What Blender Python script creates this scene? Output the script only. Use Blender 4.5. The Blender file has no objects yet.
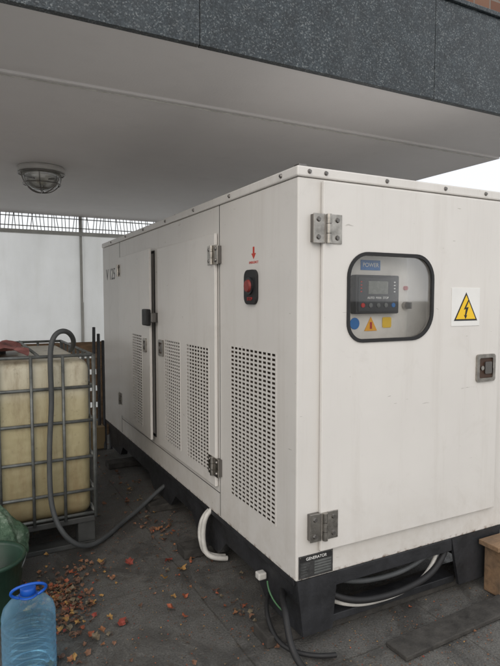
import bpy, bmesh, math, random
from mathutils import Vector, Matrix
random.seed(7)
S=bpy.context.scene
col=S.collection

# ---------------------------------------------------------------- materials
def nodes(m):
    m.use_nodes=True
    nt=m.node_tree; nt.nodes.clear()
    out=nt.nodes.new('ShaderNodeOutputMaterial')
    return nt,out
def ramp(nt,fac,stops):
    r=nt.nodes.new('ShaderNodeValToRGB')
    e=r.color_ramp.elements
    while len(e)<len(stops): e.new(0.5)
    for i,(p,c) in enumerate(stops):
        e[i].position=p; e[i].color=(c[0],c[1],c[2],1) if not isinstance(c,(int,float)) else (c,c,c,1)
    nt.links.new(fac,r.inputs[0]); return r.outputs[0]
def noise(nt,scale,detail=6,rough=.6,stretch=None,dist=0):
    g=nt.nodes.new('ShaderNodeNewGeometry')
    n=nt.nodes.new('ShaderNodeTexNoise')
    n.inputs['Scale'].default_value=scale; n.inputs['Detail'].default_value=detail
    n.inputs['Roughness'].default_value=rough; n.inputs['Distortion'].default_value=dist
    if stretch:
        mp=nt.nodes.new('ShaderNodeMapping'); mp.inputs['Scale'].default_value=stretch
        nt.links.new(g.outputs['Position'],mp.inputs[0]); nt.links.new(mp.outputs[0],n.inputs['Vector'])
    else: nt.links.new(g.outputs['Position'],n.inputs['Vector'])
    return n.outputs[0]
def mixc(nt,fac,a,b,mode='MIX'):
    m=nt.nodes.new('ShaderNodeMix'); m.data_type='RGBA'; m.blend_type=mode
    if isinstance(fac,(int,float)): m.inputs[0].default_value=fac
    else: nt.links.new(fac,m.inputs[0])
    for i,v in ((6,a),(7,b)):
        if isinstance(v,(tuple,list)): m.inputs[i].default_value=(v[0],v[1],v[2],1)
        else: nt.links.new(v,m.inputs[i])
    return m.outputs[2]
def math_(nt,op,a,b=None,clamp=False):
    m=nt.nodes.new('ShaderNodeMath'); m.operation=op; m.use_clamp=clamp
    for i,v in ((0,a),(1,b)):
        if v is None: continue
        if isinstance(v,(int,float)): m.inputs[i].default_value=v
        else: nt.links.new(v,m.inputs[i])
    return m.outputs[0]
def bump(nt,h,strength,dist,bs):
    b=nt.nodes.new('ShaderNodeBump'); b.inputs['Strength'].default_value=strength; b.inputs['Distance'].default_value=dist
    nt.links.new(h,b.inputs['Height']); nt.links.new(b.outputs[0],bs.inputs['Normal'])
def mat(name,c,rough=.6,metal=0,var=.12,scale=6,bmp=0,bscale=60,coat=0):
    m=bpy.data.materials.new(name); nt,out=nodes(m)
    b=nt.nodes.new('ShaderNodeBsdfPrincipled'); nt.links.new(b.outputs[0],out.inputs[0])
    lo=tuple(x*(1-var) for x in c); hi=tuple(min(1,x*(1+var)) for x in c)
    n=noise(nt,scale)
    cc=ramp(nt,n,[(.3,lo),(.7,hi)]); nt.links.new(cc,b.inputs['Base Color'])
    rr=ramp(nt,noise(nt,scale*2.3),[(.3,max(0,rough-.08)),(.7,min(1,rough+.08))]); nt.links.new(rr,b.inputs['Roughness'])
    b.inputs['Metallic'].default_value=metal; b.inputs['Coat Weight'].default_value=coat
    if bmp: bump(nt,noise(nt,bscale),bmp,.01,b)
    return m
def posz(nt):
    g=nt.nodes.new('ShaderNodeNewGeometry'); s=nt.nodes.new('ShaderNodeSeparateXYZ'); nt.links.new(g.outputs['Position'],s.inputs[0]); return s.outputs
def maprange(nt,v,a,b,c=0,d=1):
    m=nt.nodes.new('ShaderNodeMapRange'); nt.links.new(v,m.inputs[0])
    for i,x in zip((1,2,3,4),(a,b,c,d)): m.inputs[i].default_value=x
    return m.outputs[0]

def paint_mat(name,c):
    m=bpy.data.materials.new(name); nt,out=nodes(m)
    b=nt.nodes.new('ShaderNodeBsdfPrincipled'); nt.links.new(b.outputs[0],out.inputs[0])
    base=ramp(nt,noise(nt,1.7,5),[(.3,tuple(x*.92 for x in c)),(.7,c)])
    st=ramp(nt,noise(nt,11,7,.7,(1,1,.07)),[(.52,0.),(.78,1.)])
    base=mixc(nt,math_(nt,'MULTIPLY',st,.20),base,(.36,.31,.25))
    # blotchy handling dirt
    bl=ramp(nt,noise(nt,4.5,8,.72,None,.6),[(.56,0.),(.72,1.)])
    base=mixc(nt,math_(nt,'MULTIPLY',bl,.13),base,(.33,.29,.24))
    sp=ramp(nt,noise(nt,45,4,.7),[(.67,0.),(.74,1.)])
    base=mixc(nt,math_(nt,'MULTIPLY',sp,.35),base,(.28,.22,.16))
    # short scratches
    sc=ramp(nt,noise(nt,60,3,.5,(.18,.18,1)),[(.735,0.),(.75,1.)])
    base=mixc(nt,math_(nt,'MULTIPLY',sc,.45),base,(.25,.23,.2))
    z=posz(nt)[2]
    low=maprange(nt,z,.60,.3)
    lown=math_(nt,'MULTIPLY',low,ramp(nt,noise(nt,7,6,.7),[(.38,0.),(.78,.5)]))
    base=mixc(nt,lown,base,(.40,.35,.28))
    edge=maprange(nt,z,.318,.300)
    ru=math_(nt,'MULTIPLY',edge,ramp(nt,noise(nt,26,5,.7),[(.5,0.),(.62,1.)]))
    base=mixc(nt,ru,base,(.12,.055,.025))
    nt.links.new(base,b.inputs['Base Color'])
    b.inputs['Roughness'].default_value=.38
    bump(nt,noise(nt,2.2,2),.18,.02,b)
    return m
M={}
M['paint']=paint_mat('white_enclosure_paint',(.71,.69,.66))
M['paint_d']=paint_mat('white_door_paint',(.73,.71,.68))
M['black']=mat('black_frame_paint',(.022,.023,.026),.5,var=.5,scale=8,bmp=.2)
M['rubber']=mat('black_rubber',(.014,.014,.015),.6)
M['foam']=mat('dark_acoustic_foam',(.085,.066,.048),.95,var=.5,scale=20,bmp=.5)
M['steel']=mat('stainless_steel',(.38,.36,.33),.32,1,var=.35,scale=25)
M['galv']=mat('galvanised_steel',(.17,.18,.175),.5,.5,var=.35,scale=18)
M['bolt']=mat('bolt_steel',(.20,.19,.18),.4,.9)
M['panelgrey']=mat('control_panel_grey',(.74,.72,.67),.55)
M['plastic_k']=mat('controller_plastic',(.015,.016,.018),.5)
M['lcd']=mat('lcd_screen',(.16,.17,.15),.3)
M['red']=mat('red_plastic',(.42,.02,.015),.4)
M['stopred']=mat('faded_red_plastic',(.22,.03,.025),.55)
M['redprint']=mat('red_print',(.5,.05,.03),.6)
M['blue']=mat('blue_sticker',(.02,.16,.45),.5)
M['yellow']=mat('yellow_sticker',(.85,.55,.02),.5,var=.05)
M['orange']=mat('orange_sticker',(.85,.40,.02),.5,var=.05)
M['white']=mat('white_sticker',(.78,.78,.76),.5,var=.04)
M['ink']=mat('black_ink',(.015,.015,.015),.6)
M['greyink']=mat('grey_lettering',(.10,.10,.10),.6)
M['plate']=mat('nameplate_metal',(.10,.10,.10),.35,.6,var=.3,scale=40)
M['wcable']=mat('white_cable_plastic',(.55,.54,.51),.5,var=.25,scale=12)
M['gcable']=mat('grey_hose_rubber',(.065,.07,.073),.55,bmp=.2,bscale=150,var=.3)
def woodmat(name,c):
    m=bpy.data.materials.new(name); nt,out=nodes(m)
    b=nt.nodes.new('ShaderNodeBsdfPrincipled'); nt.links.new(b.outputs[0],out.inputs[0])
    n=noise(nt,22,7,.7,(.12,1,1),.6)
    cc=ramp(nt,n,[(.3,tuple(x*.45 for x in c)),(.55,c),(.75,tuple(x*1.25 for x in c))])
    d=ramp(nt,noise(nt,6,6,.7),[(.45,0.),(.7,.6)])
    cc=mixc(nt,d,cc,(.07,.06,.05))
    nt.links.new(cc,b.inputs['Base Color']); b.inputs['Roughness'].default_value=.85; bump(nt,n,.5,.006,b); return m
M['wood']=woodmat('weathered_wood',(.24,.15,.085))
M['sleeper']=mat('dark_sleeper_wood',(.045,.042,.038),.85,var=.5,scale=15,bmp=.5)
M['greenbin']=mat('dark_green_plastic',(.018,.05,.032),.45,var=.3)
M['cloth']=mat('red_white_cloth',(.30,.12,.11),.85,var=.7,scale=9)
M['capblue']=mat('blue_cap_plastic',(.01,.10,.50),.35)
M['lampwhite']=mat('lamp_body_plastic',(.5,.49,.47),.5)

def plaster(name,c):
    m=bpy.data.materials.new(name); nt,out=nodes(m)
    b=nt.nodes.new('ShaderNodeBsdfPrincipled'); nt.links.new(b.outputs[0],out.inputs[0])
    base=ramp(nt,noise(nt,.9,6,.6),[(.3,tuple(x*.9 for x in c)),(.7,c)])
    s=ramp(nt,noise(nt,3.5,8,.7),[(.55,0.),(.8,.3)])
    base=mixc(nt,s,base,tuple(x*.75 for x in c))
    nt.links.new(base,b.inputs['Base Color']); b.inputs['Roughness'].default_value=.85
    bump(nt,noise(nt,90,5),.2,.004,b); return m
M['plaster']=plaster('painted_plaster',(.80,.78,.775))
def granite():
    m=bpy.data.materials.new('dark_polished_granite'); nt,out=nodes(m)
    b=nt.nodes.new('ShaderNodeBsdfPrincipled'); nt.links.new(b.outputs[0],out.inputs[0])
    g=nt.nodes.new('ShaderNodeNewGeometry')
    v=nt.nodes.new('ShaderNodeTexVoronoi'); v.inputs['Scale'].default_value=190; nt.links.new(g.outputs['Position'],v.inputs['Vector'])
    sep=nt.nodes.new('ShaderNodeSeparateColor'); nt.links.new(v.outputs['Color'],sep.inputs[0])
    c=ramp(nt,sep.outputs[0],[(.0,(.012,.018,.022)),(.55,(.028,.038,.045)),(.85,(.055,.070,.078)),(.97,(.14,.155,.16))])
    n=ramp(nt,noise(nt,14,6,.7),[(.3,(.5,.5,.5)),(.7,(1.35,1.35,1.35))])
    c=mixc(nt,1.0,c,n,'MULTIPLY')
    st=ramp(nt,noise(nt,5,7,.7,(1,1,.2)),[(.5,0.),(.8,.5)])
    c=mixc(nt,st,c,(.06,.068,.072))
    nt.links.new(c,b.inputs['Base Color'])
    b.inputs['Roughness'].default_value=.35; return m
M['granite']=granite()
def ground_mat():
    m=bpy.data.materials.new('worn_concrete_paving'); nt,out=nodes(m)
    b=nt.nodes.new('ShaderNodeBsdfPrincipled'); nt.links.new(b.outputs[0],out.inputs[0])
    c=ramp(nt,noise(nt,1.3,9,.68),[(.3,(.07,.069,.066)),(.5,(.125,.122,.115)),(.72,(.20,.195,.18))])
    f=ramp(nt,noise(nt,120,5,.75),[(.35,(.45,.45,.45)),(.65,(1.5,1.5,1.48))])
    c=mixc(nt,.85,c,f,'MULTIPLY')
    damp=ramp(nt,noise(nt,2.6,7,.7,None,.5),[(.48,0.),(.6,1.)])
    c=mixc(nt,math_(nt,'MULTIPLY',damp,.6),c,(.042,.041,.039))
    br=ramp(nt,noise(nt,22,7,.78),[(.55,0.),(.68,.75)])
    c=mixc(nt,br,c,(.08,.06,.042))
    li=ramp(nt,noise(nt,55,4,.7),[(.66,0.),(.72,.8)])
    c=mixc(nt,li,c,(.27,.255,.23))
    g=nt.nodes.new('ShaderNodeNewGeometry'); t=nt.nodes.new('ShaderNodeTexBrick')
    mp=nt.nodes.new('ShaderNodeMapping'); mp.inputs['Location'].default_value=(.18,.13,0)
    wn=nt.nodes.new('ShaderNodeTexNoise'); wn.inputs['Scale'].default_value=5; nt.links.new(g.outputs['Position'],wn.inputs['Vector'])
    wv=mixc(nt,.02,g.outputs['Position'],wn.outputs[1],'ADD')
    nt.links.new(wv,mp.inputs[0]); nt.links.new(mp.outputs[0],t.inputs['Vector'])
    t.offset=0; t.inputs['Scale'].default_value=1; t.inputs['Brick Width'].default_value=.9; t.inputs['Row Height'].default_value=.9
    t.inputs['Mortar Size'].default_value=.006; t.inputs['Mortar Smooth'].default_value=.6
    t.inputs['Color1'].default_value=(.9,.9,.9,1); t.inputs['Color2'].default_value=(1.1,1.1,1.1,1); t.inputs['Mortar'].default_value=(.4,.37,.33,1)
    jf=ramp(nt,noise(nt,6,5,.7),[(.35,.15),(.6,.8)])
    c=mixc(nt,jf,c,t.outputs['Color'],'MULTIPLY')
    nt.links.new(c,b.inputs['Base Color'])
    rr=mixc(nt,damp,(.8,.8,.8),(.38,.38,.38)); nt.links.new(rr,b.inputs['Roughness'])
    h=mixc(nt,.5,noise(nt,110,6,.75),noise(nt,9,6,.7))
    bump(nt,h,.9,.014,b); return m
M['ground']=ground_mat()
M['bounce_pave']=mat('bounce_pavement_concrete',(.42,.41,.39),.85,var=.15,scale=2,bmp=.4,bscale=80)  # pale concrete for the added paving that bounces light
def frosted():
    m=bpy.data.materials.new('frosted_translucent_sheet'); nt,out=nodes(m)
    b=nt.nodes.new('ShaderNodeBsdfPrincipled'); t=nt.nodes.new('ShaderNodeBsdfTranslucent')
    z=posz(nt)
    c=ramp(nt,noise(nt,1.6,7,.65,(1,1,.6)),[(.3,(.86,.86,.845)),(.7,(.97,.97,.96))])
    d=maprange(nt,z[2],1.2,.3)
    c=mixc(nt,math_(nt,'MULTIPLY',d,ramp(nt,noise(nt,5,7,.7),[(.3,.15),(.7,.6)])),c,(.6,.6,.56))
    st=ramp(nt,noise(nt,9,6,.7,(1,1,.1)),[(.5,0.),(.8,.25)])
    c=mixc(nt,st,c,(.7,.69,.64))
    nt.links.new(c,b.inputs['Base Color']); nt.links.new(c,t.inputs[0]); b.inputs['Roughness'].default_value=.5
    mx=nt.nodes.new('ShaderNodeMixShader'); mx.inputs[0].default_value=.88
    nt.links.new(b.outputs[0],mx.inputs[1]); nt.links.new(t.outputs[0],mx.inputs[2]); nt.links.new(mx.outputs[0],out.inputs[0])
    return m
M['frost']=frosted()
def clear(name,tint,glossy=.12,rough=.03):
    m=bpy.data.materials.new(name); nt,out=nodes(m)
    t=nt.nodes.new('ShaderNodeBsdfTransparent'); t.inputs[0].default_value=(*tint,1)
    g=nt.nodes.new('ShaderNodeBsdfGlossy'); g.inputs['Roughness'].default_value=rough
    fr=nt.nodes.new('ShaderNodeFresnel'); fr.inputs[0].default_value=1.45
    f=math_(nt,'ADD',math_(nt,'MULTIPLY',fr.outputs[0],.6),glossy-.03,True)
    mx=nt.nodes.new('ShaderNodeMixShader'); nt.links.new(f,mx.inputs[0])
    nt.links.new(t.outputs[0],mx.inputs[1]); nt.links.new(g.outputs[0],mx.inputs[2]); nt.links.new(mx.outputs[0],out.inputs[0]); return m
M['glass']=clear('window_glass',(.98,.98,.98),.035)
M['lampglass']=clear('lamp_glass',(.85,.85,.83),.22,.1)
def petmat():
    m=bpy.data.materials.new('blue_pet_plastic'); nt,out=nodes(m)
    t=nt.nodes.new('ShaderNodeBsdfTransparent'); t.inputs[0].default_value=(.72,.89,.97,1)
    d=nt.nodes.new('ShaderNodeBsdfPrincipled'); d.inputs['Base Color'].default_value=(.30,.55,.75,1); d.inputs['Roughness'].default_value=.08
    mx=nt.nodes.new('ShaderNodeMixShader'); lw=nt.nodes.new('ShaderNodeLayerWeight'); lw.inputs[0].default_value=.35
    f=math_(nt,'ADD',math_(nt,'MULTIPLY',lw.outputs[1],.55),.08,True)
    nt.links.new(f,mx.inputs[0]); nt.links.new(t.outputs[0],mx.inputs[1]); nt.links.new(d.outputs[0],mx.inputs[2]); nt.links.new(mx.outputs[0],out.inputs[0]); return m
M['pet']=petmat()
def tankmat():
    m=bpy.data.materials.new('yellowed_tank_plastic'); nt,out=nodes(m)
    b=nt.nodes.new('ShaderNodeBsdfPrincipled'); nt.links.new(b.outputs[0],out.inputs[0])
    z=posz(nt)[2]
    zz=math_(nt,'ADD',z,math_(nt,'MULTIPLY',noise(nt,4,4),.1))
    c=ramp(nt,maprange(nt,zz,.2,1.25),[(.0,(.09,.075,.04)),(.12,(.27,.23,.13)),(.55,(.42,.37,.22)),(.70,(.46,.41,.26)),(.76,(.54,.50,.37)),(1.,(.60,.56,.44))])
    s=ramp(nt,noise(nt,10,8,.75,(1,1,.2)),[(.48,0.),(.76,.75)])
    c=mixc(nt,s,c,(.21,.14,.07))
    s2=ramp(nt,noise(nt,30,6,.75),[(.58,0.),(.7,.5)])
    c=mixc(nt,s2,c,(.16,.12,.07))
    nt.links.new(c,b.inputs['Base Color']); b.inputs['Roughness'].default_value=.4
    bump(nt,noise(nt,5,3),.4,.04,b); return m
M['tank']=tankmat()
def brick():
    m=bpy.data.materials.new('brown_brick'); nt,out=nodes(m)
    b=nt.nodes.new('ShaderNodeBsdfPrincipled'); nt.links.new(b.outputs[0],out.inputs[0])
    g=nt.nodes.new('ShaderNodeNewGeometry'); mp=nt.nodes.new('ShaderNodeMapping'); mp.inputs['Rotation'].default_value=(math.radians(90),0,0)
    nt.links.new(g.outputs['Position'],mp.inputs[0])
    t=nt.nodes.new('ShaderNodeTexBrick'); t.inputs['Scale'].default_value=4
    t.inputs['Color1'].default_value=(.16,.08,.055,1); t.inputs['Color2'].default_value=(.22,.12,.08,1); t.inputs['Mortar'].default_value=(.2,.18,.16,1)
    nt.links.new(mp.outputs[0],t.inputs['Vector']); nt.links.new(t.outputs[0],b.inputs['Base Color']); b.inputs['Roughness'].default_value=.9; return m
M['brick']=brick()

# ---------------------------------------------------------------- geometry helpers
def empty(name):
    o=bpy.data.objects.new(name,None); col.objects.link(o); o.empty_display_size=.1; return o
def finish(name,bm,m,parent=None,smooth=False):
    bmesh.ops.recalc_face_normals(bm,faces=bm.faces)
    me=bpy.data.meshes.new(name); bm.to_mesh(me); bm.free()
    if m:
        for mm in (m if isinstance(m,list) else [m]): me.materials.append(mm)
    o=bpy.data.objects.new(name,me); col.objects.link(o)
    if smooth:
        for p in me.polygons: p.use_smooth=True
    if parent: o.parent=parent
    return o
def bmbox(bm,x0,x1,y0,y1,z0,z1,bev=0,mtx=None,seg=2):
    b2=bmesh.new(); bmesh.ops.create_cube(b2,size=1)
    for v in b2.verts:
        v.co=Vector(((x0+x1)/2+v.co.x*(x1-x0),(y0+y1)/2+v.co.y*(y1-y0),(z0+z1)/2+v.co.z*(z1-z0)))
    if bev: bmesh.ops.bevel(b2,geom=b2.edges[:],offset=bev,segments=seg,affect='EDGES',profile=.5)
    if mtx: b2.transform(mtx)
    me=bpy.data.meshes.new('t'); b2.to_mesh(me); b2.free(); bm.from_mesh(me); bpy.data.meshes.remove(me)
def box(name,x0,x1,y0,y1,z0,z1,m,parent=None,bev=0,seg=2,mtx=None):
    bm=bmesh.new(); bmbox(bm,x0,x1,y0,y1,z0,z1,bev,mtx,seg); return finish(name,bm,m,parent)
def bmcyl(bm,p0,p1,r,r2=None,seg=16,mtx=None):
    p0=Vector(p0);p1=Vector(p1); d=p1-p0
    q=d.to_track_quat('Z','Y').to_matrix().to_4x4()
    T=Matrix.Translation((p0+p1)/2)@q
    if mtx: T=mtx@T
    bmesh.ops.create_cone(bm,cap_ends=True,segments=seg,radius1=r,radius2=r if r2 is None else r2,depth=d.length,matrix=T)
def cyl(name,p0,p1,r,m,parent=None,r2=None,seg=20,mtx=None):
    bm=bmesh.new(); bmcyl(bm,p0,p1,r,r2,seg,mtx); o=finish(name,bm,m,parent)
    return o
def prism(name,pts,mtx,d0,d1,m,parent=None):
    bm=bmesh.new(); n=len(pts)
    a=[bm.verts.new(mtx@Vector((p[0],p[1],d0))) for p in pts]; b=[bm.verts.new(mtx@Vector((p[0],p[1],d1))) for p in pts]
    bm.faces.new(a); bm.faces.new(b)
    for i in range(n): bm.faces.new((a[i],a[(i+1)%n],b[(i+1)%n],b[i]))
    return finish(name,bm,m,parent)
def ring(name,pin,pout,mtx,d0,d1,m,parent):
    bm=bmesh.new(); n=len(pin)
    V=[[bm.verts.new(mtx@Vector((p[0],p[1],d))) for p in P] for P in (pin,pout) for d in (d0,d1)]
    i0,i1,o0,o1=V
    for k in range(n):
        j=(k+1)%n
        for A,B in ((i0,i1),(o0,o1),(i1,o1),(i0,o0)): bm.faces.new((A[k],A[j],B[j],B[k]))
    return finish(name,bm,m,parent)
def rrect(x0,x1,y0,y1,r,seg=8):
    rs=r if isinstance(r,(list,tuple)) else [r]*4
    pts=[]
    for (cx,cy,a0,rr) in ((x1-rs[0],y0+rs[0],-90,rs[0]),(x1-rs[1],y1-rs[1],0,rs[1]),(x0+rs[2],y1-rs[2],90,rs[2]),(x0+rs[3],y0+rs[3],180,rs[3])):
        for i in range(seg+1):
            a=math.radians(a0+90*i/seg); pts.append((cx+rr*math.cos(a),cy+rr*math.sin(a)))
    return pts
def tube(name,pts,r,m,parent=None,cyc=False,res=12):
    c=bpy.data.curves.new(name,'CURVE'); c.dimensions='3D'; c.bevel_depth=r; c.bevel_resolution=4; c.resolution_u=res
    s=c.splines.new('NURBS'); s.points.add(len(pts)-1)
    for p,q in zip(s.points,pts): p.co=(*q,1)
    s.order_u=min(4,len(pts)); s.use_endpoint_u=not cyc; s.use_cyclic_u=cyc
    c.materials.append(m); c.use_fill_caps=True
    o=bpy.data.objects.new(name,c); col.objects.link(o)
    if parent: o.parent=parent
    return o
def boolean(o,cutters):
    for c in cutters:
        md=o.modifiers.new('b','BOOLEAN'); md.operation='DIFFERENCE'; md.solver='EXACT'; md.object=c
    dg=bpy.context.evaluated_depsgraph_get(); dg.update()
    me=bpy.data.meshes.new_from_object(o.evaluated_get(dg)); o.modifiers.clear()
    old=o.data; o.data=me; bpy.data.meshes.remove(old)
def face_mtx(origin,u,n):
    u=Vector(u);n=Vector(n);v=Vector((0,0,1))
    m=Matrix.Identity(4)
    for i in range(3): m[i][0]=u[i];m[i][1]=v[i];m[i][2]=n[i];m[i][3]=origin[i]
    return m
FRONT=lambda x,z,off=0: face_mtx((x,-off,z),(1,0,0),(0,-1,0))
SIDE=lambda y,z,off=0: face_mtx((-off,y,z),(0,-1,0),(-1,0,0))
def text(name,s,size,mtx,m,parent,ext=.0006,align='CENTER'):
    c=bpy.data.curves.new(name,'FONT'); c.body=s; c.size=size; c.extrude=ext; c.align_x=align; c.align_y='CENTER'
    c.materials.append(m); o=bpy.data.objects.new(name,c); col.objects.link(o); o.matrix_world=mtx; o.parent=parent; return o
def lathe(name,prof,center,m,parent=None,seg=40,smooth=True):
    bm=bmesh.new(); rows=[]
    for r,z in prof:
        rows.append([bm.verts.new((center[0]+r*math.cos(2*math.pi*i/seg),center[1]+r*math.sin(2*math.pi*i/seg),center[2]+z)) for i in range(seg)])
    for a,b in zip(rows,rows[1:]):
        for i in range(seg): bm.faces.new((a[i],a[(i+1)%seg],b[(i+1)%seg],b[i]))
    bmesh.ops.remove_doubles(bm,verts=bm.verts,dist=1e-5)
    return finish(name,bm,m,parent,smooth)

# ---------------------------------------------------------------- generator
G=empty('diesel_generator')
W,L,Z0,Z1=1.27,3.474,.298,1.998
body=box('enclosure_body',0,W,0,L,Z0,1.955,M['paint'],G,.006)
box('roof_cap',-.007,W+.007,-.007,L+.007,1.957,Z1,M['paint_d'],G,.006)
louv_fixed=(.17,.619,.475,1.235)
louv_d2=[(.858,1.186,.53,1.205),(1.305,1.587,.53,1.205)]
louv_d1=[(2.057,2.322,.53,1.205)]
cut=[]
def cutter(y0,y1,z0,z1): 
    c=box('cut',-.08,.04,y0,y1,z0,z1,M['foam']); cut.append(c); return c
cA=cutter(*louv_fixed); cB=[cutter(*a) for a in louv_d2]; cC=[cutter(*a) for a in louv_d1]
winbox=box('cut',.19,.76,-.1,.06,1.245,1.71,M['panelgrey']); 
body.data.materials.append(M['foam']); body.data.materials.append(M['panelgrey'])
boolean(body,[cA]+cB+cC+[winbox])
def sidedoor(name,y0,y1,z0,z1,cuts,off):
    d=box(name,-off-.018,-off,y0,y1,z0,z1,M['paint_d'],G,.004)
    if cuts: boolean(d,cuts)
    return d
d2=sidedoor('side_door_near',.772,1.735,.465,1.812,cB,.004)
d1=sidedoor('side_door_far',1.84,2.80,.475,1.82,cC,.004)
swing=[d1]
for nm,(y0,y1,z0,z1),o in (('shadow_seal_near',(.772,1.735,.465,1.812),.004),('shadow_seal_far',(1.84,2.80,.475,1.82),.004)):
    P0=rrect(y0+.012,y1-.012,z0+.012,z1-.012,.003,1); P1=rrect(y0+.03,y1-.03,z0+.03,z1-.03,.003,1)
    mt=face_mtx((0,0,0),(0,1,0),(-1,0,0)); ring(nm,P1,P0,mt,.0005,o-.0005,M['rubber'],G)  # dark rubber in the gap behind the side doors, coloured as a shadow line
for c in cut: bpy.data.objects.remove(c)
bpy.data.objects.remove(winbox)
def grille(name,y0,y1,z0,z1,xs,nc,nr):
    bm=bmesh.new(); py=(y1-y0)/nc; pz=(z1-z0)/nr; wy=.010; wz=pz*.46
    x0,x1=xs
    for i in range(nc+1):
        y=y0+i*py; bmbox(bm,x0,x1,y-wy/2,y+wy/2,z0,z1)
    for j in range(nr+1):
        z=z0+j*pz; bmbox(bm,x0+.0006,x1,y0,y1,z-wz/2,z+wz/2)
    return finish(name,bm,M['paint'],G)
def area(name,a,xs,nc,nr):
    return grille(name,a[0]-.002,a[1]+.002,a[2]-.002,a[3]+.002,xs,nc,nr)
area('vent_grille_fixed',louv_fixed,(-.0015,.0015),11,37)
for i,a in enumerate(louv_d2): area('vent_grille_near_%d'%i,a,(-.0235,-.0205),8,33)
swing.append(area('vent_grille_far',louv_d1[0],(-.0235,-.0205),6,33))
box('seam_far',-.0008,.001,2.822,2.829,Z0+.01,1.955,M['rubber'],G)
box('seam_mid',-.0008,.001,.752,.757,Z0+.01,1.955,M['rubber'],G)
box('seam_low',-.0008,.001,.76,2.82,.43,.434,M['rubber'],G)
win=rrect(.238,.712,1.294,1.660,[.12,.10,.10,.075],10)
fd=box('front_door',.108,1.176,-.022,-.004,.413,1.945,M['paint_d'],G,.004)
wc=prism('cut',win,FRONT(0,0),-.03,.05,M['panelgrey']); boolean(fd,[wc]); bpy.data.objects.remove(wc)
ring('front_shadow_seal',rrect(.16,1.13,.46,1.9,.003,1),rrect(.118,1.166,.423,1.935,.003,1),FRONT(0,0),.0005,.0035,M['rubber'],G)  # dark rubber ring that darkens the front door gap into a shadow line
def off(pts,d):
    n=len(pts); r=[]
    for i in range(n):
        a=Vector(pts[i-1]);b=Vector(pts[(i+1)%n]);t=(b-a); t.normalize(); r.append((pts[i][0]+t.y*d,pts[i][1]-t.x*d))
    return r
ring('window_rubber_gasket',off(win,-.006),off(win,.009),FRONT(0,0),.018,.028,M['rubber'],G)
prism('window_glass',off(win,-.002),FRONT(0,0),.017,.0195,M['glass'],G)
def P(o): o.location.y-=.015; return o
P(box('controller_module',.31,.555,.035,.0745,1.405,1.575,M['plastic_k'],G,.006))
P(box('controller_bezel',.322,.543,.032,.036,1.417,1.563,mat('bezel_plastic',(.03,.033,.036),.5),G,.001))
P(box('controller_lcd',.375,.485,.0295,.033,1.492,1.548,M['lcd'],G))
P(text('controller_caption','AUTO  MAN  STOP',.014,FRONT(.43,1.475,-.031),M['white'],G))
for i in range(5):
    P(cyl('controller_button_%d'%i,(.345+i*.043,.033,1.443),(.345+i*.043,.028,1.443),.010,[M['red'],M['galv'],M['galv'],M['galv'],M['blue']][i],G))
for i in range(4): P(box('controller_led_%d'%i,.332,.340,.030,.033,1.50+i*.014,1.505+i*.014,M['red'],G)); P(box('controller_led_r_%d'%i,.52,.528,.030,.033,1.50+i*.014,1.505+i*.014,M['white'],G))
P(box('brand_label',.365,.475,.072,.0745,1.598,1.642,M['blue'],G)); P(text('label_text','POWER',.026,FRONT(.42,1.62,-.0715),M['white'],G))
P(prism('round_sticker',[(.026*math.cos(a*.3927),.026*math.sin(a*.3927)) for a in range(16)],FRONT(.335,1.362,-.0735),0,.002,M['blue'],G))
def tri(s): return [(-s,-s*.75),(s,-s*.75),(0,s*.98)]
P(prism('triangle_sticker',tri(.036),FRONT(.425,1.355,-.0735),0,.002,M['orange'],G))
P(prism('triangle_mark',[(-.006,-.018),(.006,-.018),(.006,.012),(-.006,.012)],FRONT(.425,1.355,-.0712),0,.001,M['red'],G))
P(prism('square_sticker',rrect(-.026,.026,-.024,.024,.008,3),FRONT(.518,1.364,-.0735),0,.002,M['yellow'],G))
P(cyl('key_switch',(.625,.075,1.44),(.625,.055,1.44),.018,M['steel'],G)); P(box('key',.622,.628,.03,.056,1.425,1.455,M['bolt'],G))
P(cyl('pilot_lamp',(.625,.075,1.52),(.625,.062,1.52),.010,M['red'],G))
box('warning_sign_plate',.838,1.028,-.0245,-.0222,1.342,1.523,M['white'],G,.0008)
prism('warning_triangle_border',[(-.079,-.058),(.079,-.058),(.0,.077)],FRONT(.933,1.425,.0246),0,.0006,M['ink'],G)
prism('warning_triangle',[(-.066,-.050),(.066,-.050),(.0,.063)],FRONT(.933,1.425,.0254),0,.0006,M['yellow'],G)
prism('lightning_bolt',[(.012,.045),(-.016,.0),(-.002,.002),(-.008,-.028),(-.015,-.024),(-.003,-.046),(.008,-.026),(.001,-.028),(.016,.012),(.0,.010),(.02,.045)],FRONT(.933,1.420,.0261),0,.0006,M['ink'],G)
def hinge(name,mtx,w=.14,h=.118):
    bm=bmesh.new()
    bmbox(bm,-w/2,-.014,-h/2,h/2,0,.005,.0015,mtx); bmbox(bm,.014,w/2,-h/2,h/2,0,.005,.0015,mtx)
    for i in range(3):
        a=-h/2+h/3*i+.001; bmcyl(bm,(0,a,.010),(0,a+h/3-.002,.010),.012,seg=14,mtx=mtx)
    finish(name,bm,M['steel'],G)
    bm=bmesh.new()
    for x in (-w*.33,w*.33):
        for y in (-h*.3,h*.3): bmcyl(bm,(x,y,.005),(x,y,.011),.011,.008,seg=8,mtx=mtx)
    finish(name+'_bolts',bm,M['bolt'],G)
hinge('front_hinge_top',FRONT(.128,1.754,.0225)); hinge('front_hinge_bottom',FRONT(.122,.522,.0225))
box('hinge_packer_t',.06,.106,-.0225,-.001,1.70,1.81,M['bolt'],G); box('hinge_packer_b',.054,.106,-.0225,-.001,.468,.578,M['bolt'],G)
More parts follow.
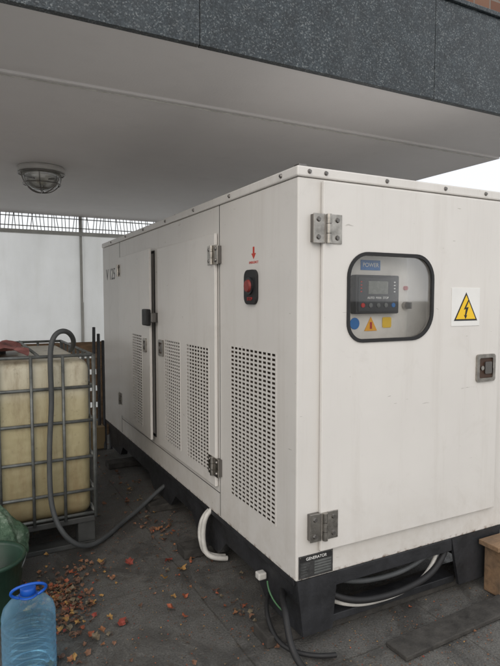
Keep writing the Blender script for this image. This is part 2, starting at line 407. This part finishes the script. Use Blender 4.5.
hinge('near_door_hinge_top',SIDE(.79,1.70,.0225),.13,.10); hinge('near_door_hinge_bottom',SIDE(.79,.575,.0225),.13,.10)
hinge('far_door_hinge_top',SIDE(2.77,1.71,.0225),.10,.10); hinge('far_door_hinge_bottom',SIDE(2.77,.62,.0225),.10,.10)
for y,z in ((.765,1.70),(.765,.575)): box('hinge_packer',-.0225,-.001,.73,.768,z-.045,z+.045,M['bolt'],G)
def latch(name,mtx,w=.13,h=.135):
    r=[ring(name+'_frame',rrect(-w/2+.018,w/2-.018,-h/2+.018,h/2-.018,.008,3),rrect(-w/2,w/2,-h/2,h/2,.014,3),mtx,0,.010,M['steel'],G),
    prism(name+'_pocket',rrect(-w/2+.017,w/2-.017,-h/2+.017,h/2-.017,.008,3),mtx,0,.001,mat('latch_dark',(.06,.03,.018),.5),G),
    prism(name+'_paddle',rrect(-w*.05,w/2-.024,-h*.22,h*.22,.006,3),mtx,.002,.009,M['bolt'],G),
    cyl(name+'_key',(-w*.2,0,.001),(-w*.2,0,.010),.011,M['steel'],G,mtx=mtx)]
    return r
latch('front_latch',FRONT(1.078,1.133,.0222)); latch('near_door_latch',SIDE(1.655,1.142,.0225),.10,.11)
swing+=latch('far_door_latch',SIDE(1.95,1.14,.0225),.08,.10)
swing.append(box('padlock_hasp',-.055,-.0225,1.80,1.925,1.285,1.40,M['rubber'],G,.008))
box('padlock_bracket',-.060,-.001,1.755,1.785,1.31,1.375,M['bolt'],G,.004)
SW=Matrix.Translation((-.004,2.80,0))@Matrix.Rotation(math.radians(-1.5),4,'Z')@Matrix.Translation((.004,-2.80,0))
for o in swing: o.data.transform(SW)
# emergency stop
prism('estop_housing',rrect(-.060,.060,-.080,.080,.035,6),SIDE(.389,1.525,0),0,.014,M['rubber'],G)
cyl('estop_collar',(-.014,.389,1.53),(-.022,.389,1.53),.040,M['plastic_k'],G); cyl('estop_button',(-.022,.389,1.53),(-.032,.389,1.53),.030,M['stopred'],G,r2=.026)
text('estop_caption','STOP',.022,SIDE(.389,1.470,.0145),M['red'],G)
text('estop_label','EMERGENCY',.016,SIDE(.375,1.638,.0005),M['redprint'],G)
prism('estop_arrow',[(-.022,.015),(-.008,.015),(-.008,.045),(.008,.045),(.008,.015),(.022,.015),(0,-.012)],SIDE(.375,1.665,0),.0003,.001,M['redprint'],G)
text('model_lettering','V 125',.145,SIDE(3.165,1.69,.0006),M['greyink'],G)
bm=bmesh.new()
for x in (.05,.13,.45,.80,1.07,1.2): bmcyl(bm,(x,-.007,1.978),(x,-.015,1.978),.010,.006,10)
for y in (.12,.62,1.1,1.6,2.1,2.6,3.1): bmcyl(bm,(-.007,y,1.978),(-.015,y,1.978),.010,.006,10)
for y in (.3,.9,1.5,2.1,2.7,3.3): bmcyl(bm,(.03,y,Z1),(.03,y,Z1+.012),.014,.010,8)
finish('roof_screws',bm,M['bolt'],G)
box('lifting_lug',.01,.05,.01,.05,Z1-.001,Z1+.012,M['bolt'],G,.004)
box('nameplate',.012,.185,-.003,-.0005,.305,.402,M['plate'],G,.0008)
box('nameplate_band',.018,.179,-.0042,-.0031,.375,.396,M['ink'],G)
text('nameplate_title','GENERATOR',.018,FRONT(.099,.386,.0046),M['white'],G)
for i in range(5):
    text('nameplate_row_%d'%i,['Rated power','Voltage','Frequency','Current','Serial No'][i],.009,FRONT(.022,.367-i*.012,.0034),M['galv'],G,.0003,'LEFT')
    box('nameplate_field_%d'%i,.09,.175,-.0036,-.0031,.3625-i*.012,.3705-i*.012,M['galv'],G)
for sx in (.018,.179):
    for sz in (.31,.397): cyl('rivet',(sx,-.0031,sz),(sx,-.006,sz),.003,M['steel'],G,seg=8)
def profbox(name,pts,y0,y1): prism(name,pts,FRONT(0,0),-y1,-y0,M['black'],G)
for nm,xa,xb in (('left',.03,.09),('right',W-.09,W-.03)):
    pts=[(.0,.294),(L-.02,.294),(L-.02,.24),(L-.12,.055),(L-.45,.055),(L-.55,.15),(2.15,.15),(2.05,.055),(1.65,.055),(1.55,.15),(1.25,.15),(1.15,.055),(.85,.055),(.75,.15),(.40,.15),(.30,.055),(.0,.055)]
    prism('base_rail_'+nm,pts,face_mtx((0,0,0),(0,1,0),(-1,0,0)),-xb,-xa,M['black'],G)
    box('base_flange_'+nm,xa-.028,xb+.028,.02,L-.02,.27,.2965,M['black'],G,.003)
profbox('front_leg_left',[(.004,.2975),(.21,.2975),(.20,.20),(.185,.052),(.035,.052),(.02,.18)],-.004,.012)
profbox('front_leg_right',[(.90,.2975),(1.25,.2975),(1.235,.18),(1.20,.052),(.955,.052),(.925,.18)],-.004,.012)
box('front_crossbeam',.205,.905,.0,.06,.235,.2972,M['black'],G,.003)
box('front_sill',.18,.96,.03,.12,.052,.085,M['black'],G,.003)
box('rear_crossbeam',.09,W-.09,L-.1,L-.04,.06,.29,M['black'],G)
box('fuel_tank',.12,W-.12,.35,L-.3,.09,.28,M['black'],G,.01)
tube('black_power_cable',[(.19,.05,.19),(.26,.0,.14),(.45,-.01,.115),(.65,-.005,.12),(.82,.0,.16),(.90,.03,.25)],.015,M['rubber'],G)
tube('white_power_cable',[(.19,.08,.15),(.28,.03,.10),(.45,.01,.088),(.65,.01,.10),(.80,.02,.15),(.87,.05,.26)],.010,M['wcable'],G)
tube('grey_power_cable',[(.19,.07,.25),(.30,.04,.20),(.5,.03,.175),(.7,.03,.19),(.84,.04,.26)],.012,M['gcable'],G)
tube('corner_cable',[(.06,.2,.16),(-.01,.1,.2),(-.05,.0,.19),(-.07,-.06,.10),(-.06,-.12,.03),(-.03,-.25,.014),(.0,-.5,.014),(-.2,-.9,.014)],.014,M['rubber'],G)
tube('corner_cable_b',[(.05,.3,.1),(-.04,.2,.13),(-.07,.1,.05),(-.05,-.02,.02),(.05,-.10,.02),(.12,-.12,.02)],.010,M['rubber'],G)
box('connector_box',-.022,.02,.28,.32,.175,.207,M['wcable'],G,.006)
tube('earth_cable',[(.0,.24,.19),(-.02,.20,.15),(.01,.16,.10),(.04,.14,.08)],.004,mat('earth_green',(.05,.14,.06),.5),G)
for i,(dx,dy) in enumerate(((0,0),(.035,.03))):
    tube('white_conduit_%d'%i,[(.03+dx,.90+dy,.30),(-.02+dx*.3,.90+dy,.28),(-.045-dx*.3,.90+dy,.2),(-.05,.88+dy,.1),(-.03,.86+dy,.03),(.08,.84+dy,.02)],.014,M['wcable'],G)

SL=empty('timber_sleepers')
for i,y in enumerate((.06,.96,1.70,2.80)):
    box('sleeper_%d'%i,-.10-.03*(i%2),1.40,y,y+.13,.002,.052,M['sleeper'],SL,.006)
PL=empty('rubber_mat_strip')
box('mat',0,.86,0,.12,0,.020,M['sleeper'],PL,.004,mtx=Matrix.Translation((.36,-.27,.004))@Matrix.Rotation(math.radians(2.5),4,'Z'))
WB=empty('wooden_block'); box('block',1.10,1.30,-.13,-.03,.004,.24,M['wood'],WB,.006); box('block_top',1.07,1.5,-.135,-.02,.243,.268,M['wood'],WB,.003)

# ---------------------------------------------------------------- canopy
C=empty('concrete_canopy')
XR=2.26; XL=-4.5
box('ceiling_slab',XL,XR,.86,5.15,2.478,2.9,M['plaster'],C)
box('front_soffit',XL,XR,.262,.8595,2.49,2.9,M['plaster'],C)
bm=bmesh.new()
xs=[XL,-3.0,-1.6,-.32,.96,XR]
for a,b in zip(xs,xs[1:]): bmbox(bm,a+.0015,b-.0015,.23,.26,2.485,2.985,.0015)
finish('granite_fascia',bm,M['granite'],C)
box('fascia_backing',XL,XR,.2605,.50,2.9005,2.98,M['plaster'],C)
box('granite_coping',XL,XR,.215,.60,2.987,3.01,M['granite'],C,.003)
box('brick_parapet',XL,XR,.30,.55,3.0105,3.6,M['brick'],C)
for x_ in (-4.3,): box('column',x_,x_+.3,.9,1.2,0,2.477,M['plaster'],C)
for x_ in (-4.3,): box('column',x_,x_+.3,4.6,4.9,0,2.477,M['plaster'],C)
tube('ceiling_cable',[(-4.4,.875,2.470),(-2,.875,2.472),(0,.876,2.469),(2.2,.875,2.471)],.003,M['wcable'],C)
B=empty('frosted_panel_wall')
bm=bmesh.new(); 
for i,(a,b) in enumerate(((-4.5,-2.4),(-2.4,-1.15),(-1.15,.1),(.1,1.3),(1.3,2.25))): bmbox(bm,a+.02,b-.02,5.10,5.106,.10,2.24)
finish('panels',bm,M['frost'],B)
mp_=mat('post_white',(.6,.6,.57),.5)
for a in (-4.5,-2.4,-1.15,.1,1.3,2.25): box('post',a-.018,a+.018,5.108,5.145,0,2.475,mp_,B)
box('top_rail',-4.5,2.27,5.07,5.107,2.2405,2.285,mp_,B)
box('bottom_curb',-4.5,2.27,5.05,5.16,0,.10,M['plaster'],B)
bm=bmesh.new()
for i in range(170):
    x_=-4.4+i*.04; bmcyl(bm,(x_,5.09,2.285),(x_+random.uniform(-.03,.03),5.09,2.475),.0045,seg=5)
for z_ in (2.33,2.44): bmbox(bm,-4.4,2.25,5.086,5.094,z_-.005,z_+.005)
finish('top_grating',bm,M['bolt'],B)
Lm=empty('bulkhead_lamp'); lx,ly,lz=-.635,2.66,2.478
lathe('base',[(0,0),(.165,0),(.175,-.012),(.172,-.04),(.15,-.05),(0,-.05)],(lx,ly,lz),M['lampwhite'],Lm)
lathe('glass_dome',[(.145,-.05),(.145,-.07),(.135,-.11),(.11,-.145),(.07,-.168),(.03,-.176),(.0,-.178)],(lx,ly,lz),M['lampglass'],Lm)
lathe('inner_diffuser',[(.0,-.051),(.10,-.052),(.05,-.075),(.035,-.125),(0,-.14)],(lx,ly,lz),mat('lamp_inner',(.7,.7,.66),.3),Lm)
for k in range(3):
    a=math.pi*k/3+.3; pts=[]
    for i in range(13):
        t=math.pi*i/12; r=.160*math.cos(t); pts.append((lx+r*math.cos(a),ly+r*math.sin(a),lz-.05-.145*math.sin(t)))
    tube('guard_%d'%k,pts,.004,M['bolt'],Lm)
tube('guard_ring',[(lx+.140*math.cos(i*math.pi/8),ly+.140*math.sin(i*math.pi/8),lz-.13) for i in range(16)],.004,M['bolt'],Lm,True)
tube('guard_rim',[(lx+.172*math.cos(i*math.pi/8),ly+.172*math.sin(i*math.pi/8),lz-.052) for i in range(16)],.006,M['bolt'],Lm,True)

# ---------------------------------------------------------------- IBC tank
T=empty('caged_liquid_tank')
tx0,tx1,ty0,ty1=-1.55,-.53,1.39,2.58
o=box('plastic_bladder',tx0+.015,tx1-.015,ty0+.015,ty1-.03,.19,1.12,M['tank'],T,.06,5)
for p in o.data.polygons: p.use_smooth=True
lathe('fill_cap',[(0,.06),(.075,.06),(.08,.05),(.08,0)],(-1.04,1.98,1.12),mat('tank_cap',(.04,.04,.045),.5),T)
bm=bmesh.new(); r=.009
zs=(.205,.345,.545,.76,.96,1.145)
for z_ in zs:
    for a,b in (((tx0,ty0),(tx1,ty0)),((tx1,ty0),(tx1,ty1)),((tx1,ty1),(tx0,ty1)),((tx0,ty1),(tx0,ty0))):
        bmcyl(bm,(*a,z_),(*b,z_),r*1.05,seg=8)
n=6
for i in range(n+1):
    x_=tx0+(tx1-tx0)*i/n; bmcyl(bm,(x_,ty0-.006,.18),(x_,ty0-.006,1.148),r,seg=8); bmcyl(bm,(x_,ty1+.006,.18),(x_,ty1+.006,1.148),r,seg=8)
for i in range(8):
    y_=ty0+(ty1-ty0)*i/7; bmcyl(bm,(tx0-.006,y_,.18),(tx0-.006,y_,1.148),r,seg=8); bmcyl(bm,(tx1+.006,y_,.18),(tx1+.006,y_,1.148),r,seg=8)
for x_ in (-1.25,-.83): bmcyl(bm,(x_,ty0,1.15),(x_,ty1,1.15),r,seg=8)
finish('steel_cage',bm,M['galv'],T,True)
bm=bmesh.new()
for x_ in (tx0+.05,(tx0+tx1)/2,tx1-.05):
    for y_ in (ty0+.06,(ty0+ty1)/2,ty1-.06): bmbox(bm,x_-.05,x_+.05,y_-.05,y_+.05,.03,.15,.005)
for y_ in (ty0+.06,(ty0+ty1)/2,ty1-.06): bmbox(bm,tx0,tx1,y_-.05,y_+.05,.002,.03,.003)
bmbox(bm,tx0,tx1,ty0,ty1,.15,.185,.005)
finish('pallet_base',bm,mat('pallet_dark_steel',(.06,.062,.06),.6,.3,var=.4),T)
bm=bmesh.new(); N=26
vs=[[None]*(N+1) for _ in range(N+1)]
for i in range(N+1):
    for j in range(N+1):
        u=i/N; v=j/N
        x_=-1.50+.62*u+.02*math.sin(v*9); y_=1.45+.75*v+.02*math.sin(u*11)
        z_=1.165+.018*math.sin(u*17+v*5)*math.cos(v*13)+.006*random.random()+.02*(math.sin(u*math.pi))
        vs[i][j]=bm.verts.new((x_,y_,z_))
for i in range(N):
    for j in range(N): bm.faces.new((vs[i][j],vs[i+1][j],vs[i+1][j+1],vs[i][j+1]))
finish('folded_tarp',bm,M['cloth'],None,True)
tube('rubber_hose',[(-.62,1.60,1.16),(-.61,1.50,1.20),(-.64,1.40,1.27),(-.70,1.37,1.30),(-.765,1.35,1.26),(-.775,1.345,1.1),(-.765,1.345,.9),(-.785,1.345,.7),(-.79,1.34,.5),(-.79,1.33,.32),(-.76,1.30,.2),(-.70,1.28,.10),(-.60,1.30,.03),(-.46,1.42,.02),(-.32,1.60,.02),(-.18,1.72,.03),(-.05,1.78,.10),(.06,1.80,.16)],.0145,M['gcable'])

Bk=empty('plastic_bucket')
lathe('shell',[(0,.005),(.125,.005),(.13,.02),(.158,.27),(.168,.272),(.17,.29),(.160,.292),(.152,.275),(.125,.03),(0,.03)],(-1.13,.86,0),M['greenbin'],Bk)
tube('handle',[(-1.13+.168*math.cos(t),.86-.10*math.sin(t),.275-.09*math.sin(t)) for t in [i*math.pi/10 for i in range(11)]],.004,M['galv'],Bk)
bm=bmesh.new(); bmesh.ops.create_icosphere(bm,subdivisions=5,radius=1)
from mathutils import noise as mn
for v in bm.verts:
    n_=mn.noise(v.co*2.2)*.16+mn.noise(v.co*6)*.07
    c=v.co*(1+n_); z_=c.z
    w=1.0 if z_<.2 else 1-.5*min(1,(z_-.2)/.8)**1.2
    v.co=Vector((-1.10+c.x*.17*w,1.17+c.y*.14*w,max(.004,.21+z_*.21)))
def sackmat():
    m=bpy.data.materials.new('green_woven_sack'); nt,out=nodes(m)
    b=nt.nodes.new('ShaderNodeBsdfPrincipled'); nt.links.new(b.outputs[0],out.inputs[0])
    c=ramp(nt,noise(nt,11,6,.7),[(.35,(.03,.07,.04)),(.5,(.07,.13,.08)),(.66,(.25,.32,.25))])
    nt.links.new(c,b.inputs['Base Color']); b.inputs['Roughness'].default_value=.6; bump(nt,noise(nt,30,6),.8,.02,b); return m
finish('woven_sack',bm,sackmat(),None,True)
Wb=empty('water_bottle'); bx,by=-.998,.368
prof=[(0,.012),(.06,.006),(.088,.0),(.094,.012)]
z_=.012
while z_<.215:
    prof+=[(.095,z_+.006),(.0955,z_+.016),(.089,z_+.022),(.095,z_+.028)]; z_+=.030
prof+=[(.095,.235),(.088,.262),(.068,.285),(.04,.302),(.026,.308),(.024,.318)]
prof=[(r*1.05,z*1.04) for r,z in prof]
lathe('bottle_body',prof,(bx,by,.001),M['pet'],Wb,48)
m=clear('bottle_water',(.70,.88,.97),.10,.05)
lathe('water',[(r*.97,z) for r,z in prof if z<.20]+[(.092,.205),(0,.205)],(bx,by,.003),m,Wb,48)
lathe('cap',[(.026,.0),(.029,.0),(.029,.024),(.026,.028),(0,.028)],(bx,by,.326),M['capblue'],Wb)
lathe('neck_ring',[(.026,0),(.036,0),(.036,.005),(.026,.005)],(bx,by,.317),M['capblue'],Wb)
tube('carry_handle',[(bx-.035,by-.01,.320),(bx-.07,by-.015,.336),(bx-.065,by-.035,.372),(bx,by-.045,.386),(bx+.065,by-.035,.372),(bx+.07,by-.015,.336),(bx+.035,by-.01,.320)],.0055,M['capblue'],Wb)
Pw=empty('wooden_pallet')
mt=Matrix.Translation((-.35,3.95,.0))@Matrix.Rotation(math.radians(-10),4,'X')
for i in range(6): box('board_%d'%i,-.55,.50,-.02,.0,.03+i*.175,.03+i*.175+.12,M['wood'],Pw,.003,mtx=mt)
for x_ in (-.52,-.03,.44): box('bearer',x_-.03,x_+.05,.001,.09,.02,1.03,M['wood'],Pw,.003,mtx=mt)
St=empty('metal_pipes')
for i in range(4): cyl('pipe_%d'%i,(-.10+i*.05,3.55-i*.03,0),(-.02+i*.045,3.85,1.18-i*.07),.016,M['black'],St)
box('cardboard_box',-.28,.0,3.50,3.80,.002,.22,mat('cardboard',(.30,.22,.12),.9),None,.004)

# ---------------------------------------------------------------- ground & leaves
bm=bmesh.new(); bmesh.ops.create_grid(bm,x_segments=4,y_segments=4,size=250); finish('ground',bm,M['ground'])
box('bounce_pavement',-12,12,-14,-1.25,-.05,.004,M['bounce_pave'],None)  # unseen pale slab, added in front to bounce light up to the ceiling
box('bounce_pavement',-12,12,5.6,16,-.05,.004,M['bounce_pave'],None)  # same added pale paving, beyond the panel wall
leafm=[mat('leaf_%d'%i,c,.75,var=.4,scale=40) for i,c in enumerate([(.23,.10,.045),(.17,.085,.05),(.27,.075,.035),(.11,.06,.04),(.34,.19,.06),(.24,.045,.03),(.14,.11,.07)])]
bm=bmesh.new()
def leaf(x,y,s,z=.006,red=False):
    a0=random.uniform(0,6.28); k=random.choice((5,5,7)); tilt=Matrix.Rotation(a0,4,'Z')@Matrix.Rotation(random.uniform(-.6,.6),4,'X')@Matrix.Rotation(random.uniform(-.4,.4),4,'Y')
    pts=[]
    for i in range(2*k):
        a=math.pi*2*i/(2*k); r=s*(random.uniform(.75,1.05) if i%2==0 else random.uniform(.5,.72)); 
        pts.append(tilt@Vector((r*math.cos(a)*random.uniform(.75,1),r*math.sin(a)*.85,.4*s*math.cos(2*a)*random.random())))
    mz=min(p.z for p in pts)
    vs=[bm.verts.new((x+p.x,y+p.y,z+p.z-mz)) for p in pts]; c=bm.verts.new((x,y,z-mz*.8))
    mi=random.choices(range(7),[5,7,2.5,7,2,1,5])[0]
    if red: mi=random.choice((2,5,1,4))
    for i in range(len(vs)):
        f=bm.faces.new((c,vs[i],vs[(i+1)%len(vs)])); f.material_index=mi
def cluster(x,y,sx,sy,n,s=.022):
    for _ in range(n): leaf(random.gauss(x,sx),random.gauss(y,sy),random.uniform(.5,1.35)*s)
cluster(-.83,.80,.08,.13,330,.018); cluster(-.74,1.05,.10,.1,70,.016); cluster(-.78,.45,.08,.08,18)
cluster(-.15,1.35,.06,.22,45,.018); cluster(-.10,2.2,.07,.4,50,.02); cluster(-.2,.75,.15,.2,10,.02)
cluster(-.5,.6,.25,.4,22,.016); cluster(-.3,3.4,.25,.3,50); cluster(-.06,.35,.04,.18,35,.018); cluster(1.2,-.05,.4,.15,12,.015); cluster(-.5,2.8,.3,.6,60)
cluster(0,1,1.5,3,70,.016)
cluster(2.5,1.2,.7,.9,250,.03)
for _ in range(3500): leaf(random.gauss(-.35,.5),random.gauss(1.2,1.2),random.uniform(.002,.006),.003)
for _ in range(900): leaf(random.gauss(.6,.5),random.gauss(-.25,.2),random.uniform(.002,.006),.003)
for x_,y_ in ((-.42,1.05),(-.30,.80),(-.55,1.15),(-.22,.98),(-.36,.52),(-.60,.52),(-.18,.86)): leaf(x_,y_,.034,red=True)
finish('fallen_leaves',bm,leafm)

# ---------------------------------------------------------------- light, world, camera
w=bpy.data.worlds.new('World'); S.world=w; w.use_nodes=True; nt=w.node_tree; nt.nodes.clear()
sk=nt.nodes.new('ShaderNodeTexSky'); sk.sky_type='NISHITA'; sk.sun_disc=False
sun_dir=Vector((-.55,-.75,.62)).normalized()
el=math.asin(sun_dir.z); az=math.atan2(sun_dir.x,sun_dir.y)
sk.sun_elevation=el; sk.sun_rotation=az%(2*math.pi); sk.air_density=1.0; sk.dust_density=5.0; sk.ozone_density=1.0
# overcast: the clear-sky colours are washed out by an even cloud layer
cloud=mixc(nt,.78,sk.outputs[0],(8.0,8.05,8.1))
bg=nt.nodes.new('ShaderNodeBackground'); bg.inputs[1].default_value=.148
o=nt.nodes.new('ShaderNodeOutputWorld'); nt.links.new(cloud,bg.inputs[0]); nt.links.new(bg.outputs[0],o.inputs[0])
ld=bpy.data.lights.new('sun','SUN'); ld.energy=.5; ld.angle=math.radians(50); ld.color=(1,.98,.95)
lo=bpy.data.objects.new('sun',ld); col.objects.link(lo); lo.rotation_euler=(-sun_dir).to_track_quat('-Z','Y').to_euler()
cd=bpy.data.cameras.new('camera'); cd.sensor_fit='HORIZONTAL'; cd.sensor_width=36; cd.lens=39.3; cd.clip_end=1000; cd.clip_start=.05
cam=bpy.data.objects.new('camera',cd); col.objects.link(cam)
th=math.radians(3.56); F=Vector((.4617,.887,0)).normalized(); R=Vector((F.y,-F.x,0)); Z=Vector((0,0,1))
fw=F*math.cos(th)-Z*math.sin(th); up=F*math.sin(th)+Z*math.cos(th)
mw=Matrix.Identity(4)
for i in range(3): mw[i][0]=R[i]; mw[i][1]=up[i]; mw[i][2]=-fw[i]
mw.translation=Vector((-1.182,-1.859,1.47)); cam.matrix_world=mw
S.camera=cam
S.view_settings.view_transform='Standard'; S.view_settings.look='None'; S.view_settings.exposure=0
